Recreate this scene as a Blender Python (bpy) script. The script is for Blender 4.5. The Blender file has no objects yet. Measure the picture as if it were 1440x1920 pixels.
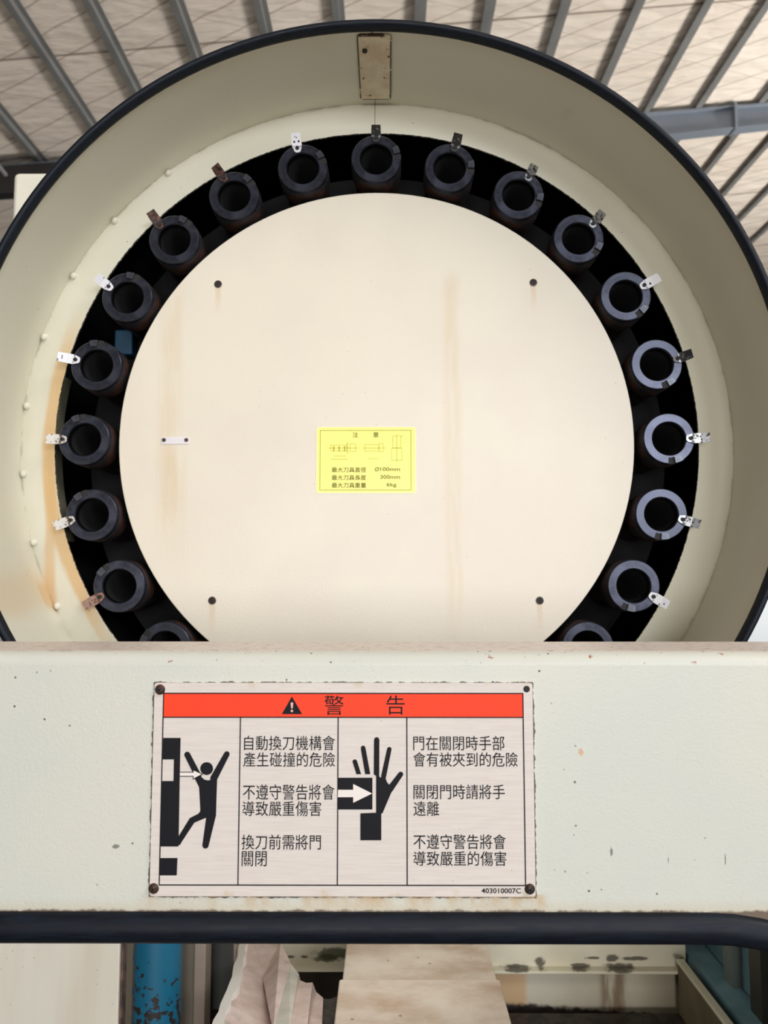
import bpy, bmesh, math, random
from mathutils import Vector, Matrix
S = bpy.context.scene
COL = S.collection
random.seed(7)
R = math.radians

# ------------------------------------------------------------------ camera
H = 1.60                                  # camera height above the floor
PITCH, YAW = 0.0828, 0.00418
FPX = 1443.0
cd = bpy.data.cameras.new('camera')
cam = bpy.data.objects.new('camera', cd); COL.objects.link(cam)
cam.location = (0, 0, H)
cam.rotation_euler = (math.pi/2 + PITCH, 0, YAW)
cd.sensor_fit = 'VERTICAL'; cd.sensor_height = 36.0; cd.sensor_width = 27.0
cd.lens = FPX*36.0/1920.0
cd.clip_start = 0.02; cd.clip_end = 200
cd.dof.use_dof = True; cd.dof.focus_distance = 0.85; cd.dof.aperture_fstop = 9.0
S.camera = cam

# ------------------------------------------------------------------ exposure, world, daylight
S.view_settings.view_transform = 'Standard'
S.view_settings.look = 'None'
S.view_settings.gamma = 1.0
S.view_settings.use_curve_mapping = False
S.view_settings.exposure = 0.08
S.cycles.use_denoising = True
S.cycles.max_bounces = 8
S.cycles.diffuse_bounces = 5
W = bpy.data.worlds.new('daylight'); S.world = W; W.use_nodes = True
bgn = W.node_tree.nodes['Background']
bgn.inputs['Color'].default_value = (1.0, 0.97, 0.93, 1); bgn.inputs['Strength'].default_value = 0.5

def area(name, loc, target, sx, sy, energy, color=(1, 1, 1)):
    ld = bpy.data.lights.new(name, 'AREA'); ld.shape = 'RECTANGLE'
    ld.size = sx; ld.size_y = sy; ld.energy = energy; ld.color = color
    o = bpy.data.objects.new(name, ld); COL.objects.link(o)
    o.location = loc
    o.rotation_euler = (Vector(target) - Vector(loc)).to_track_quat('-Z', 'Z').to_euler()
    return o
# daylight through the roof lights behind the photographer, the windows of the back wall and of the right wall
area('roof_light', (5.6, -3.4, H+5.2), (0, 1.1, H+0.2), 4.0, 3.0, 345, (1.0, 0.98, 0.96))
area('back_window', (5.6, -9.6, H+2.2), (5.6, 0, H+2.2), 6.4, 2.6, 720, (0.88, 0.93, 1.0))
area('open_door', (-0.2, -9.6, H-0.1), (-0.2, 0, H-0.1), 3.2, 2.9, 400, (1.0, 0.98, 0.96))
area('side_window', (15.5, 9.0, H+0.4), (2, 10.0, H+6.0), 18.0, 3.2, 11500, (1.0, 0.965, 0.93))
area('left_fill', (-13.5, 9.0, H+0.4), (-2, 10.0, H+6.0), 14.0, 2.6, 600, (1.0, 0.95, 0.91))  # added fill light from the left, softening the purlin shadows
# unseen fill light added to brighten the work area under the magazine
area('under_magazine_fill', (-0.04, 1.16, H-0.36), (0.0, 1.20, H-0.8), 0.34, 0.10, 0.72, (1.0, 0.97, 0.92))

# ------------------------------------------------------------------ pixel -> point at depth Y (all in the 1440x1920 frame)
def ray(px, py):
    x, z = (px-720)/FPX, -(py-960)/FPX
    c, s = math.cos(PITCH), math.sin(PITCH)
    Y, Z = c - z*s, s + z*c
    cy, sy = math.cos(YAW), math.sin(YAW)
    X, Y = cy*x - sy*Y, sy*x + cy*Y
    return X/Y, Z/Y
def at(px, py, Y):
    u, w = ray(px, py)
    return Vector((u*Y, Y, H + w*Y))

# ------------------------------------------------------------------ node helpers
class NT:
    def __init__(s, name):
        s.m = bpy.data.materials.new(name); s.m.use_nodes = True
        s.t = s.m.node_tree; s.b = s.t.nodes['Principled BSDF']
        s.g = s.t.nodes.new('ShaderNodeNewGeometry')
        s.tc = s.t.nodes.new('ShaderNodeTexCoord')
        s.P = s.g.outputs['Position']; s.O = s.tc.outputs['Object']
    def put(s, sock, v):
        if isinstance(v, bpy.types.NodeSocket): s.t.links.new(v, sock)
        elif v is not None:
            sock.default_value = v
    def math(s, op, a, b=None, c=None, clamp=False):
        n = s.t.nodes.new('ShaderNodeMath'); n.operation = op; n.use_clamp = clamp
        for i, v in enumerate((a, b, c)):
            if v is not None: s.put(n.inputs[i], v)
        return n.outputs[0]
    def sep(s, v):
        n = s.t.nodes.new('ShaderNodeSeparateXYZ'); s.put(n.inputs[0], v); return n.outputs
    def scale(s, v, sc, loc=(0, 0, 0), rot=(0, 0, 0)):
        n = s.t.nodes.new('ShaderNodeMapping'); s.put(n.inputs[0], v)
        n.inputs['Scale'].default_value = sc; n.inputs['Location'].default_value = loc
        n.inputs['Rotation'].default_value = rot
        return n.outputs[0]
    def noise(s, v, sc, det=3, rough=0.55):
        n = s.t.nodes.new('ShaderNodeTexNoise'); s.put(n.inputs['Vector'], v)
        n.inputs['Scale'].default_value = sc; n.inputs['Detail'].default_value = det
        n.inputs['Roughness'].default_value = rough
        return n.outputs[0]
    def voro(s, v, sc):
        n = s.t.nodes.new('ShaderNodeTexVoronoi'); s.put(n.inputs['Vector'], v)
        n.inputs['Scale'].default_value = sc
        return n.outputs['Distance'], n.outputs['Color']
    def rng(s, v, a, b, lo=0.0, hi=1.0):
        n = s.t.nodes.new('ShaderNodeMapRange'); s.put(n.inputs[0], v)
        n.interpolation_type = 'SMOOTHSTEP'
        n.inputs[1].default_value = a; n.inputs[2].default_value = b
        n.inputs[3].default_value = lo; n.inputs[4].default_value = hi
        return n.outputs[0]
    def mix(s, f, a, b):
        n = s.t.nodes.new('ShaderNodeMix'); n.data_type = 'RGBA'
        s.put(n.inputs[0], f)
        for i, v in ((6, a), (7, b)):
            s.put(n.inputs[i], v if isinstance(v, bpy.types.NodeSocket) else (*v, 1))
        return n.outputs[2]
    def bump(s, h, dist, strength=1.0):
        n = s.t.nodes.new('ShaderNodeBump'); n.inputs['Distance'].default_value = dist
        n.inputs['Strength'].default_value = strength
        s.put(n.inputs['Height'], h); s.t.links.new(n.outputs[0], s.b.inputs['Normal'])
    def set(s, color=None, rough=None, metal=None, spec=None):
        if color is not None: s.put(s.b.inputs['Base Color'], color if isinstance(color, bpy.types.NodeSocket) else (*color, 1))
        if rough is not None: s.put(s.b.inputs['Roughness'], rough)
        if metal is not None: s.put(s.b.inputs['Metallic'], metal)
        if spec is not None: s.put(s.b.inputs['Specular IOR Level'], spec)
        return s.m
    def band(s, v, c, half, soft):
        return s.rng(s.math('ABSOLUTE', s.math('SUBTRACT', v, c)), half+soft, half)
def mul(n, *a):
    r = a[0]
    for x in a[1:]: r = n.math('MULTIPLY', r, x)
    return r
def lin(r, g, b):
    f = lambda v: (v/255/12.92) if v/255 <= 0.04045 else ((v/255+0.055)/1.055)**2.4
    return (f(r), f(g), f(b))

def plain(name, c, rough=0.5, metal=0.0, var=0.0, sc=30, spec=0.5):
    n = NT(name)
    col = c
    if var:
        f = n.noise(n.O, sc, 4)
        col = n.mix(n.rng(f, 0.3, 0.7), tuple(x*(1-var) for x in c), tuple(min(1, x*(1+var)) for x in c))
    return n.set(col, rough, metal, spec)

CREAM = lin(226, 222, 203)
RUST = lin(120, 62, 28)
def specks(n, sc, keep, size, coords=None):
    # sparse small round dots
    d, c = n.voro(coords or n.P, sc)
    r = n.sep(c)[0]
    return mul(n, n.rng(d, size, size*0.55), n.rng(r, keep+0.01, keep))

def mat_panel():
    n = NT('panel_paint'); xyz = n.sep(n.P); x, z = xyz[0], xyz[2]
    col = n.mix(n.rng(n.noise(n.P, 5, 3), 0.35, 0.65), lin(201, 202, 192), lin(207, 205, 192))
    # rust haze round the warning plate
    a, b = Vector((at(285, 1481, .72).x, 0, at(640, 1281, .72).z)), Vector((at(1001.3, 1481, .72).x, 0, at(640, 1681, .72).z))
    cx, cz, hx, hz = (a.x+b.x)/2, (a.z+b.z)/2, (b.x-a.x)/2, (a.z-b.z)/2
    dx = n.math('SUBTRACT', n.math('ABSOLUTE', n.math('SUBTRACT', x, cx)), hx)
    dz = n.math('SUBTRACT', n.math('ABSOLUTE', n.math('SUBTRACT', z, cz)), hz)
    d = n.math('MAXIMUM', dx, dz)
    wob = n.noise(n.P, 160, 4)
    dd = n.math('SUBTRACT', d, n.math('MULTIPLY', n.math('SUBTRACT', wob, 0.44), 0.0055))
    col = n.mix(mul(n, n.rng(dd, 0.0009, 0.0003), 0.9), col, lin(52, 34, 24))
    below = mul(n, n.rng(z, cz-hz+0.004, cz-hz), n.rng(d, 0.016, 0.0), n.rng(n.noise(n.scale(n.P, (1, 1, .35)), 60, 3), .38, .7))
    col = n.mix(mul(n, below, 0.65), col, lin(188, 150, 96))
    # grime line above the rubber edging
    zb = at(700, 1712, .72).z
    g = n.math('SUBTRACT', n.math('SUBTRACT', z, zb), n.math('MULTIPLY', n.math('SUBTRACT', n.noise(n.P, 120, 4), 0.5), 0.006))
    col = n.mix(mul(n, n.rng(g, 0.014, 0.0), 0.35), col, lin(190, 165, 120))
    col = n.mix(mul(n, n.rng(g, 0.0035, 0.001), 0.85), col, lin(84, 60, 42))
    # dirt and dust lying on the folded top
    up = n.rng(n.sep(n.g.outputs['Normal'])[2], 0.93, 0.99)
    dn = n.noise(n.scale(n.P, (1, 2.2, 1)), 70, 5, 0.65)
    col = n.mix(mul(n, up, n.rng(dn, 0.15, 0.55)), col, lin(228, 214, 206))
    col = n.mix(mul(n, up, n.rng(dn, 0.54, 0.66), .8), col, lin(128, 98, 84))
    # rust chips along the fold and fly specks over the face
    zt = at(700, 1226, .72).z
    fold = n.band(z, zt-0.002, 0.004, 0.004)
    col = n.mix(mul(n, fold, n.rng(n.noise(n.P, 130, 3), 0.66, 0.72)), col, lin(150, 84, 44))
    sp = mul(n, specks(n, 95, 0.42, 0.13), n.rng(n.noise(n.P, 8, 2), 0.42, 0.56))
    col = n.mix(mul(n, sp, 0.9), col, lin(70, 52, 40))
    for (px, py, w, h) in ((217, 1587, .004, .0022), (1146, 1597, .0015, .0046), (1089, 1410, .003, .004), (1360, 1612, .0007, .006), (1253, 1612, .0005, .004)):
        q = at(px, py, .72)
        ex = n.math('DIVIDE', n.math('SUBTRACT', x, q.x), w); ez = n.math('DIVIDE', n.math('SUBTRACT', z, q.z), h)
        rr = n.math('ADD', n.math('MULTIPLY', ex, ex), n.math('MULTIPLY', ez, ez))
        rr = n.math('ADD', rr, n.math('MULTIPLY', n.math('SUBTRACT', n.noise(n.P, 400, 2), .5), 2.2))
        cc = lin(200, 160, 120) if px == 1089 else lin(86, 86, 80)
        col = n.mix(mul(n, n.rng(rr, 1.0, 0.3), 0.8), col, cc)
    n.bump(n.noise(n.P, 420, 3, 0.6), 0.0009, 0.30)
    return n.set(col, 0.42)

def mat_disc():
    n = NT('disc_paint'); xyz = n.sep(n.P); x, z = xyz[0], xyz[2]
    col = n.mix(n.rng(n.noise(n.P, 4, 3), 0.35, 0.65), lin(226, 217, 198), lin(222, 211, 194))
    for (px, y0, y1, half, soft, st) in ((322, 545, 1020, .006, .020, .30), (848, 515, 1185, .004, .014, .30), (330, 840, 1010, .010, .012, .25)):
        q0, q1 = at(px, y0, 1.133), at(px, y1, 1.133)
        bx = n.band(n.math('ADD', x, n.math('MULTIPLY', n.math('SUBTRACT', n.noise(n.scale(n.P, (1, 1, .3)), 12, 2), .5), .012)), q0.x, half, soft)
        bz = mul(n, n.rng(z, q1.z-.05, q1.z+.08), n.rng(z, q0.z+.015, q0.z-.02))
        col = n.mix(mul(n, bx, bz, n.rng(n.noise(n.scale(n.P, (3, 1, .4)), 22, 3), .2, .65), st*.9), col, lin(206, 172, 118))
    # short drips below the bolt holes
    for (px, py) in ((409, 533), (1000, 530), (398, 1126), (1012, 1126)):
        q = at(px, py, 1.133)
        m = mul(n, n.band(x, q.x, .002, .004), n.rng(z, q.z-.055, q.z-.005), n.rng(z, q.z+.002, q.z-.003))
        col = n.mix(mul(n, m, .3), col, lin(205, 160, 100))
    sp = mul(n, specks(n, 120, 0.06, 0.11), n.rng(n.noise(n.P, 7, 2), 0.48, 0.56))
    col = n.mix(mul(n, sp, 0.55), col, lin(150, 96, 62))
    n.bump(n.noise(n.P, 300, 3), 0.0004, 0.5)
    return n.set(col, 0.40)

def mat_housing():
    n = NT('housing_paint'); xyz = n.sep(n.P); x, y, z = xyz
    col = n.mix(n.rng(n.noise(n.P, 5, 3), 0.35, 0.65), lin(214, 210, 191), lin(219, 215, 198))
    cx, cz = DC.x, DC.z
    ddx = n.math('SUBTRACT', x, cx); ddz = n.math('SUBTRACT', z, cz)
    rad = n.math('SQRT', n.math('ADD', n.math('MULTIPLY', ddx, ddx), n.math('MULTIPLY', ddz, ddz)))
    left = n.rng(ddx, -0.37, -0.44)
    # rusty run-off on the left of the flange, beside the slot
    wob = n.math('MULTIPLY', n.math('SUBTRACT', n.noise(n.scale(n.P, (1, 1, .4)), 14, 3), .5), .02)
    edge = n.math('ADD', rad, wob)
    run = mul(n, left, n.band(edge, .492, .006, .010), n.rng(z, cz+.22, cz+.10), n.rng(y, 1.128, 1.132))
    col = n.mix(mul(n, run, 0.75), col, lin(214, 172, 112))
    q = at(92, 1000, 1.145)
    col = n.mix(mul(n, n.band(n.math('ADD', x, wob), q.x, .004, .010), n.rng(z, cz+.06, cz-.06), n.rng(y, 1.128, 1.132), .6), col, lin(212, 172, 116))
    q = at(22, 1150, 1.05)
    col = n.mix(mul(n, n.band(n.math('ADD', x, wob), q.x, .006, .014), n.rng(z, H+.06, H-.02), .35), col, lin(206, 170, 120))
    # patchy darker line where flange and shroud meet
    col = n.mix(mul(n, n.band(rad, .541, .001, .0035), n.band(y, 1.157, .001, .0035), n.rng(n.noise(n.P, 40, 3), .45, .62), .25), col, lin(120, 96, 62))
    # hairline joint of the flange at the top
    seam = mul(n, n.band(ddx, at(703, 215, 1.15).x-cx, .0003, .0005), n.rng(z, H+.6, H+.62))
    col = n.mix(mul(n, seam, .8), col, lin(70, 66, 54))
    # chipped dark edge at the slot
    chip = n.rng(n.math('SUBTRACT', rad, n.math('MULTIPLY', n.noise(n.P, 220, 3), .004)), .4800, .4790)
    col = n.mix(n.math('MULTIPLY', chip, .9), col, lin(34, 26, 20))
    sp = mul(n, specks(n, 75, 0.10, 0.10), n.rng(n.noise(n.P, 6, 2), 0.48, 0.58))
    col = n.mix(mul(n, sp, 0.8), col, lin(84, 60, 40))
    n.bump(n.noise(n.P, 260, 3), 0.0004, 0.5)
    return n.set(col, 0.42)

def mat_plate_dirty(name, base, st=0.5):
    n = NT(name)
    f = n.noise(n.O, 60, 5)
    col = n.mix(n.rng(f, .5, .72), base, lin(120, 84, 56))
    return n.set(col, 0.5)

def mat_rusty(name, base, rust, amount=.5, sc=40, metal=0.0, rough=.6):
    n = NT(name)
    f = n.noise(n.O, sc, 5, .65)
    col = n.mix(n.rng(f, amount-.06, amount+.06), base, rust)
    n.bump(f, .0006, .6)
    return n.set(col, rough, metal)

def mat_pot():
    n = NT('blued_steel'); y = n.sep(n.O)[1]
    f = n.noise(n.O, 55, 4)
    face = n.mix(n.rng(f, .3, .7), (.040, .042, .058), (.058, .061, .084))
    side = n.mix(n.rng(n.noise(n.O, 45, 5), .44, .62), (.010, .0095, .010), lin(66, 38, 24))  # rust over near-black: slot shade painted into the sides
    back = n.rng(y, .006, .016)
    xz = n.sep(n.O); rr = n.math('SQRT', n.math('ADD', n.math('MULTIPLY', xz[0], xz[0]), n.math('MULTIPLY', xz[2], xz[2])))
    col = n.mix(back, face, side)
    col = n.mix(mul(n, n.rng(rr, .0252, .0244), n.rng(y, .0012, .004)), col, (.010, .0095, .010))   # bore blackened, its shade painted in
    sp = specks(n, 160, .08, .16, n.O)
    col = n.mix(mul(n, sp, .7), col, (.02, .018, .018))
    n.bump(f, .0003, .4)
    return n.set(col, n.math('MULTIPLY_ADD', back, .35, n.rng(f, .3, .7, .26, .36)), n.math('MULTIPLY_ADD', back, -.6, .75))

def mat_tag(name, base, dirt, amt, metal, rough):
    n = NT(name)
    f = n.noise(n.O, 170, 4, .6)
    col = n.mix(n.rng(f, amt-.05, amt+.05), base, dirt)
    n.bump(f, .0005, .4)
    return n.set(col, rough, metal)

def mat_roof():
    n = NT('roof_insulation'); xyz = n.sep(n.P); x, y = xyz[0], xyz[1]
    base = n.mix(n.rng(n.noise(n.P, .6, 3), .3, .7), lin(232, 219, 204), lin(241, 230, 216))
    def lines(k, sp, w):
        fr = n.math('FRACT', n.math('DIVIDE', k, sp))
        return n.rng(n.math('ABSOLUTE', n.math('SUBTRACT', fr, .5)), w/sp, w/sp*.35)
    wob = n.math('MULTIPLY', n.noise(n.P, 1.5, 2), .10)
    k1 = n.math('ADD', n.math('MULTIPLY_ADD', x, .52, y), wob)
    k2 = n.math('ADD', n.math('MULTIPLY_ADD', x, -.42, y), wob)
    col = n.mix(mul(n, lines(k1, .50, .022), .48), base, lin(120, 96, 80))
    col = n.mix(mul(n, lines(k2, 1.24, .016), .28), col, lin(130, 104, 88))
    col = n.mix(mul(n, lines(n.math('ADD', y, .2), 2.9, .03), .7), col, lin(104, 80, 66))
    h = n.math('ADD', n.noise(n.scale(n.P, (1.1, 3.2, 1)), 1.5, 3), n.math('MULTIPLY', lines(k1, .50, .12), -.12))
    n.bump(h, .07, .8)
    return n.set(col, .75, 0, .2)

def mat_label_yellow():
    return plain('yellow_film', lin(250, 243, 122), .35, 0, .04, 20)

def mat_signplate():
    n = NT('brushed_plate')
    f = n.noise(n.scale(n.P, (3, 1, 60)), 12, 3)
    col = n.mix(n.rng(f, .3, .7), lin(210, 199, 191), lin(218, 208, 199))
    a, b = at(300, 1300, .718), at(985, 1660, .718)
    xyz = n.sep(n.P)
    out = n.math('MAXIMUM', n.rng(xyz[2], a.z+.001, a.z+.010), n.rng(xyz[2], b.z-.001, b.z-.008))
    col = n.mix(mul(n, out, n.rng(n.noise(n.P, 60, 4), .52, .74), .55), col, lin(196, 172, 128))
    col = n.mix(mul(n, specks(n, 170, .05, .12), .5), col, lin(120, 90, 80))
    return n.set(col, .45, .0, .25)

def mat_waycover():
    n = NT('oily_steel_cover')
    f = n.noise(n.scale(n.P, (1, 1.6, 1)), 9, 4, .6)
    col = n.mix(n.rng(f, .35, .75), lin(206, 194, 180), lin(172, 148, 126))
    col = n.mix(mul(n, specks(n, 60, .12, .2), .6), col, lin(90, 66, 50))
    return n.set(col, n.rng(f, .3, .7, .28, .5), .15)

def mat_grimy(name, base, grime, z0, z1, sc=18):
    n = NT(name); z = n.sep(n.P)[2]
    f = n.noise(n.scale(n.P, (2, 2, .9)), sc, 4)
    zz = n.math('ADD', z, n.math('MULTIPLY', n.math('SUBTRACT', f, .5), .05))
    col = n.mix(n.rng(zz, z1, z0), base, grime)
    col = n.mix(mul(n, n.rng(n.noise(n.scale(n.P, (6, 6, .6)), 7, 3), .55, .75), .5), col, lin(120, 90, 62))
    col = n.mix(mul(n, n.rng(n.noise(n.scale(n.P, (3, 3, 6)), 16, 3), .66, .72), .9), col, lin(30, 26, 18))
    return n.set(col, .5)

def mat_bluepipe():
    n = NT('chipped_blue_paint'); xyz = n.sep(n.P)
    low = n.rng(xyz[2], at(290, 1790, 1.2).z, at(290, 1905, 1.2).z)
    f = n.noise(n.P, 95, 4, .6)
    g = n.math('ADD', f, n.math('MULTIPLY', low, .16))
    col = n.mix(n.rng(g, .66, .68), lin(17, 92, 120), lin(40, 34, 32))
    edge = at(246, 1860, 1.2).x
    col = n.mix(mul(n, n.rng(xyz[0], edge+.003, edge-.001), n.rng(n.noise(n.P, 40, 4), .40, .48)), col, lin(186, 108, 66))
    return n.set(col, .4)

DC = Vector((-0.0163, 1.12, H+0.2008))          # magazine axis
M = {}
def mats():
    M['panel'] = mat_panel(); M['disc'] = mat_disc(); M['housing'] = mat_housing()
    n = NT('black_rubber')
    f = n.noise(n.scale(n.P, (1, 1, 9)), 40, 3)
    M['rubber'] = n.set(n.mix(n.rng(f, .3, .7), (.003, .0046, .0085), (.005, .0085, .016)), n.rng(f, .3, .7, .45, .58), 0, .22)
    M['pot'] = mat_pot()
    M['black'] = plain('dark_interior', (.008, .008, .009), .8, 0, .3, 20, .2)
    M['tagwhite'] = mat_tag('tag_painted_white', lin(226, 224, 228), lin(40, 36, 38), .66, 0, .4)
    M['tagsilver'] = mat_tag('tag_bare_metal', (.42, .43, .44), (.05, .045, .045), .56, .7, .3)
    M['tagrust'] = mat_tag('tag_rusted', lin(96, 62, 48), lin(40, 26, 22), .52, .1, .6)
    M['tagbrown'] = mat_tag('tag_brown_rust', lin(142, 110, 94), lin(96, 62, 46), .55, .1, .6)
    M['tagdark'] = mat_tag('tag_dark_oily', (.05, .048, .05), (.30, .30, .31), .62, .5, .35)
    M['taggrey'] = mat_tag('tag_grey_stained', lin(196, 190, 182), lin(84, 62, 52), .57, .1, .45)
    M['screw'] = mat_rusty('rusted_screw', (.05, .038, .034), lin(96, 56, 34), .52, 200, .5, .45)
    M['hole'] = plain('dark_hole', (.012, .009, .008), .7)
    M['roof'] = mat_roof()
    M['purlin'] = plain('galvanised_purlin', lin(132, 132, 130), .55, .1, .10, 2)
    M['rafter'] = plain('grey_blue_steel', lin(124, 132, 142), .5, 0, .05, 1)
    M['concrete'] = plain('concrete_floor', lin(98, 95, 89), .8, 0, .15, 2)
    M['wall'] = plain('shed_wall', lin(92, 90, 86), .8, 0, .08, 1)
    M['yellow'] = mat_label_yellow()
    M['film'] = plain('clear_film_edge', lin(240, 236, 200), .3)
    M['olive'] = plain('olive_print', lin(104, 96, 20), .6, spec=.2)
    M['faint'] = plain('faint_print', lin(196, 186, 62), .6, spec=.2)
    M['sign'] = mat_signplate()
    M['ink'] = plain('black_ink', (.006, .006, .009), .6, spec=.2)
    M['red'] = plain('red_band', lin(243, 66, 34), .5, 0, .05, 14, .2)
    M['signwhite'] = plain('plate_white', lin(232, 222, 214), .45, spec=.25)
    M['redwhite'] = plain('pale_mark', lin(226, 160, 150), .4)
    M['nameplate'] = plain('bright_tin', lin(226, 220, 222), .35, .1, .05, 60)
    M['cover'] = mat_waycover()
    M['strap'] = None
    M['white'] = plain('white_enamel', lin(232, 236, 236), .4)
    M['columnpaint'] = plain('column_paint', lin(228, 223, 205), .45, 0, .03, 6)

# ------------------------------------------------------------------ mesh helpers
class MB:
    def __init__(s): s.v = []; s.f = []; s.mi = []
    def add(s, vs, fs, mi=0):
        o = len(s.v); s.v += [Vector(p) for p in vs]; s.f += [tuple(i+o for i in f) for f in fs]; s.mi += [mi]*len(fs)
        return s
    def box(s, a, b, mi=0):
        x0, y0, z0 = [min(p, q) for p, q in zip(a, b)]; x1, y1, z1 = [max(p, q) for p, q in zip(a, b)]
        vs = [(x0, y0, z0), (x1, y0, z0), (x1, y1, z0), (x0, y1, z0), (x0, y0, z1), (x1, y0, z1), (x1, y1, z1), (x0, y1, z1)]
        return s.add(vs, [(0, 3, 2, 1), (4, 5, 6, 7), (0, 1, 5, 4), (1, 2, 6, 5), (2, 3, 7, 6), (3, 0, 4, 7)], mi)
    def prism_y(s, poly, y0, y1, mi=0):             # poly: (x, z) list, extruded from y0 (front) to y1
        n = len(poly)
        vs = [(p[0], y0, p[1]) for p in poly] + [(p[0], y1, p[1]) for p in poly]
        fs = [tuple(range(n)), tuple(range(2*n-1, n-1, -1))] + [(i, i+n, (i+1) % n+n, (i+1) % n) for i in range(n)]
        return s.add(vs, fs, mi)
    def prism_dir(s, pts, d, mi=0):                 # 3D polygon extruded along vector d
        n = len(pts); d = Vector(d)
        vs = [Vector(p) for p in pts] + [Vector(p)+d for p in pts]
        fs = [tuple(range(n)), tuple(range(2*n-1, n-1, -1))] + [(i, i+n, (i+1) % n+n, (i+1) % n) for i in range(n)]
        return s.add(vs, fs, mi)
    def lathe_y(s, prof, c=(0, 0, 0), seg=64, mi=0, a0=0.0, a1=None, close=False):   # prof: (r, y)
        full = a1 is None
        n = seg if full else seg+1
        c = Vector(c); vs = []; fs = []
        for k in range(n):
            a = (2*math.pi*k/seg) if full else a0+(a1-a0)*k/seg
            for r, y in prof: vs.append(c+Vector((r*math.sin(a), y, r*math.cos(a))))
        m = len(prof)
        for k in range(seg):
            k2 = (k+1) % n
            for i in range(m if close else m-1):
                j = (i+1) % m
                fs.append((k*m+i, k*m+j, k2*m+j, k2*m+i))
        return s.add(vs, fs, mi)
    def cyl(s, p, q, r, seg=20, mi=0, r2=None):
        p, q = Vector(p), Vector(q); r2 = r if r2 is None else r2
        d = (q-p).normalized(); u = d.orthogonal().normalized(); w = d.cross(u)
        vs = []
        for c, rr in ((p, r), (q, r2)):
            for k in range(seg):
                a = 2*math.pi*k/seg; vs.append(c+(u*math.cos(a)+w*math.sin(a))*rr)
        fs = [(k, (k+1) % seg, (k+1) % seg+seg, k+seg) for k in range(seg)] + [tuple(range(seg-1, -1, -1)), tuple(range(seg, 2*seg))]
        return s.add(vs, fs, mi)
    def sweep(s, path, sec, nrm, mi=0, closed=False):
        # path points, at each the section (a, b): a along nrm[i], b along -Y (towards the viewer)
        n = len(path); m = len(sec); vs = []; fs = []
        for p, nn in zip(path, nrm):
            for a, b in sec: vs.append(Vector(p)+Vector(nn)*a+Vector((0, -b, 0)))
        for k in range(n if closed else n-1):
            k2 = (k+1) % n
            for i in range(m):
                j = (i+1) % m
                fs.append((k*m+i, k*m+j, k2*m+j, k2*m+i))
        if not closed:
            fs += [tuple(range(m-1, -1, -1)), tuple(range((n-1)*m, n*m))]
        return s.add(vs, fs, mi)
    def build(s, name, mat, parent=None, smooth=40, bevel=0.0, loc=None):
        me = bpy.data.meshes.new(name)
        off = Vector((0, 0, 0))
        if parent is not None:
            p = parent
            while p is not None: off += p.location; p = p.parent
        elif loc is not None: off = Vector(loc)
        me.from_pydata([p-off for p in s.v], [], s.f)
        for m in (mat if isinstance(mat, (list, tuple)) else [mat]): me.materials.append(m)
        for i, p in enumerate(me.polygons): p.material_index = s.mi[i]
        bm = bmesh.new(); bm.from_mesh(me)
        bmesh.ops.remove_doubles(bm, verts=bm.verts, dist=1e-6)
        bmesh.ops.recalc_face_normals(bm, faces=bm.faces)
        bm.to_mesh(me); bm.free()
        if smooth:
            me.shade_smooth(); me.set_sharp_from_angle(angle=R(smooth))
        o = bpy.data.objects.new(name, me); COL.objects.link(o)
        if parent is not None: o.parent = parent
        elif loc is not None: o.location = loc
        if bevel:
            b = o.modifiers.new('bevel', 'BEVEL'); b.width = bevel; b.segments = 3; b.limit_method = 'ANGLE'; b.angle_limit = R(40); b.harden_normals = True
        return o

def tag(o, label, cat, group=None, kind=None):
    o['label'] = label; o['category'] = cat
    if group: o['group'] = group
    if kind: o['kind'] = kind
    return o
def thing(name, loc, label, cat, group=None):
    o = bpy.data.objects.new(name, None); COL.objects.link(o); o.location = loc; o.empty_display_size = .05
    return tag(o, label, cat, group)
def struct(o): o['kind'] = 'structure'; return o

_cache = {}
def text_shape(s, bold=0.0):
    cu = bpy.data.curves.new('t', 'FONT'); cu.body = s; cu.size = 1.0; cu.resolution_u = 3; cu.offset = bold
    ob = bpy.data.objects.new('t', cu); COL.objects.link(ob)
    dg = bpy.context.evaluated_depsgraph_get(); dg.update()
    me = bpy.data.meshes.new_from_object(ob.evaluated_get(dg))
    vs = [v.co.copy() for v in me.vertices]; fs = [tuple(p.vertices) for p in me.polygons]
    bpy.data.objects.remove(ob); bpy.data.curves.remove(cu); bpy.data.meshes.remove(me)
    return vs, fs
def put_text(mb, s, rect, Y, bold=0.0):
    vs, fs = text_shape(s, bold)
    x0, y0, x1, y1 = rect
    p, q = at(x0, y1, Y), at(x1, y0, Y)
    lx, hx = min(v.x for v in vs), max(v.x for v in vs); ly, hy = min(v.y for v in vs), max(v.y for v in vs)
    mb.add([(p.x+(v.x-lx)/(hx-lx)*(q.x-p.x), Y, p.z+(v.y-ly)/(hy-ly)*(q.z-p.z)) for v in vs], fs)
mats()

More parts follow.
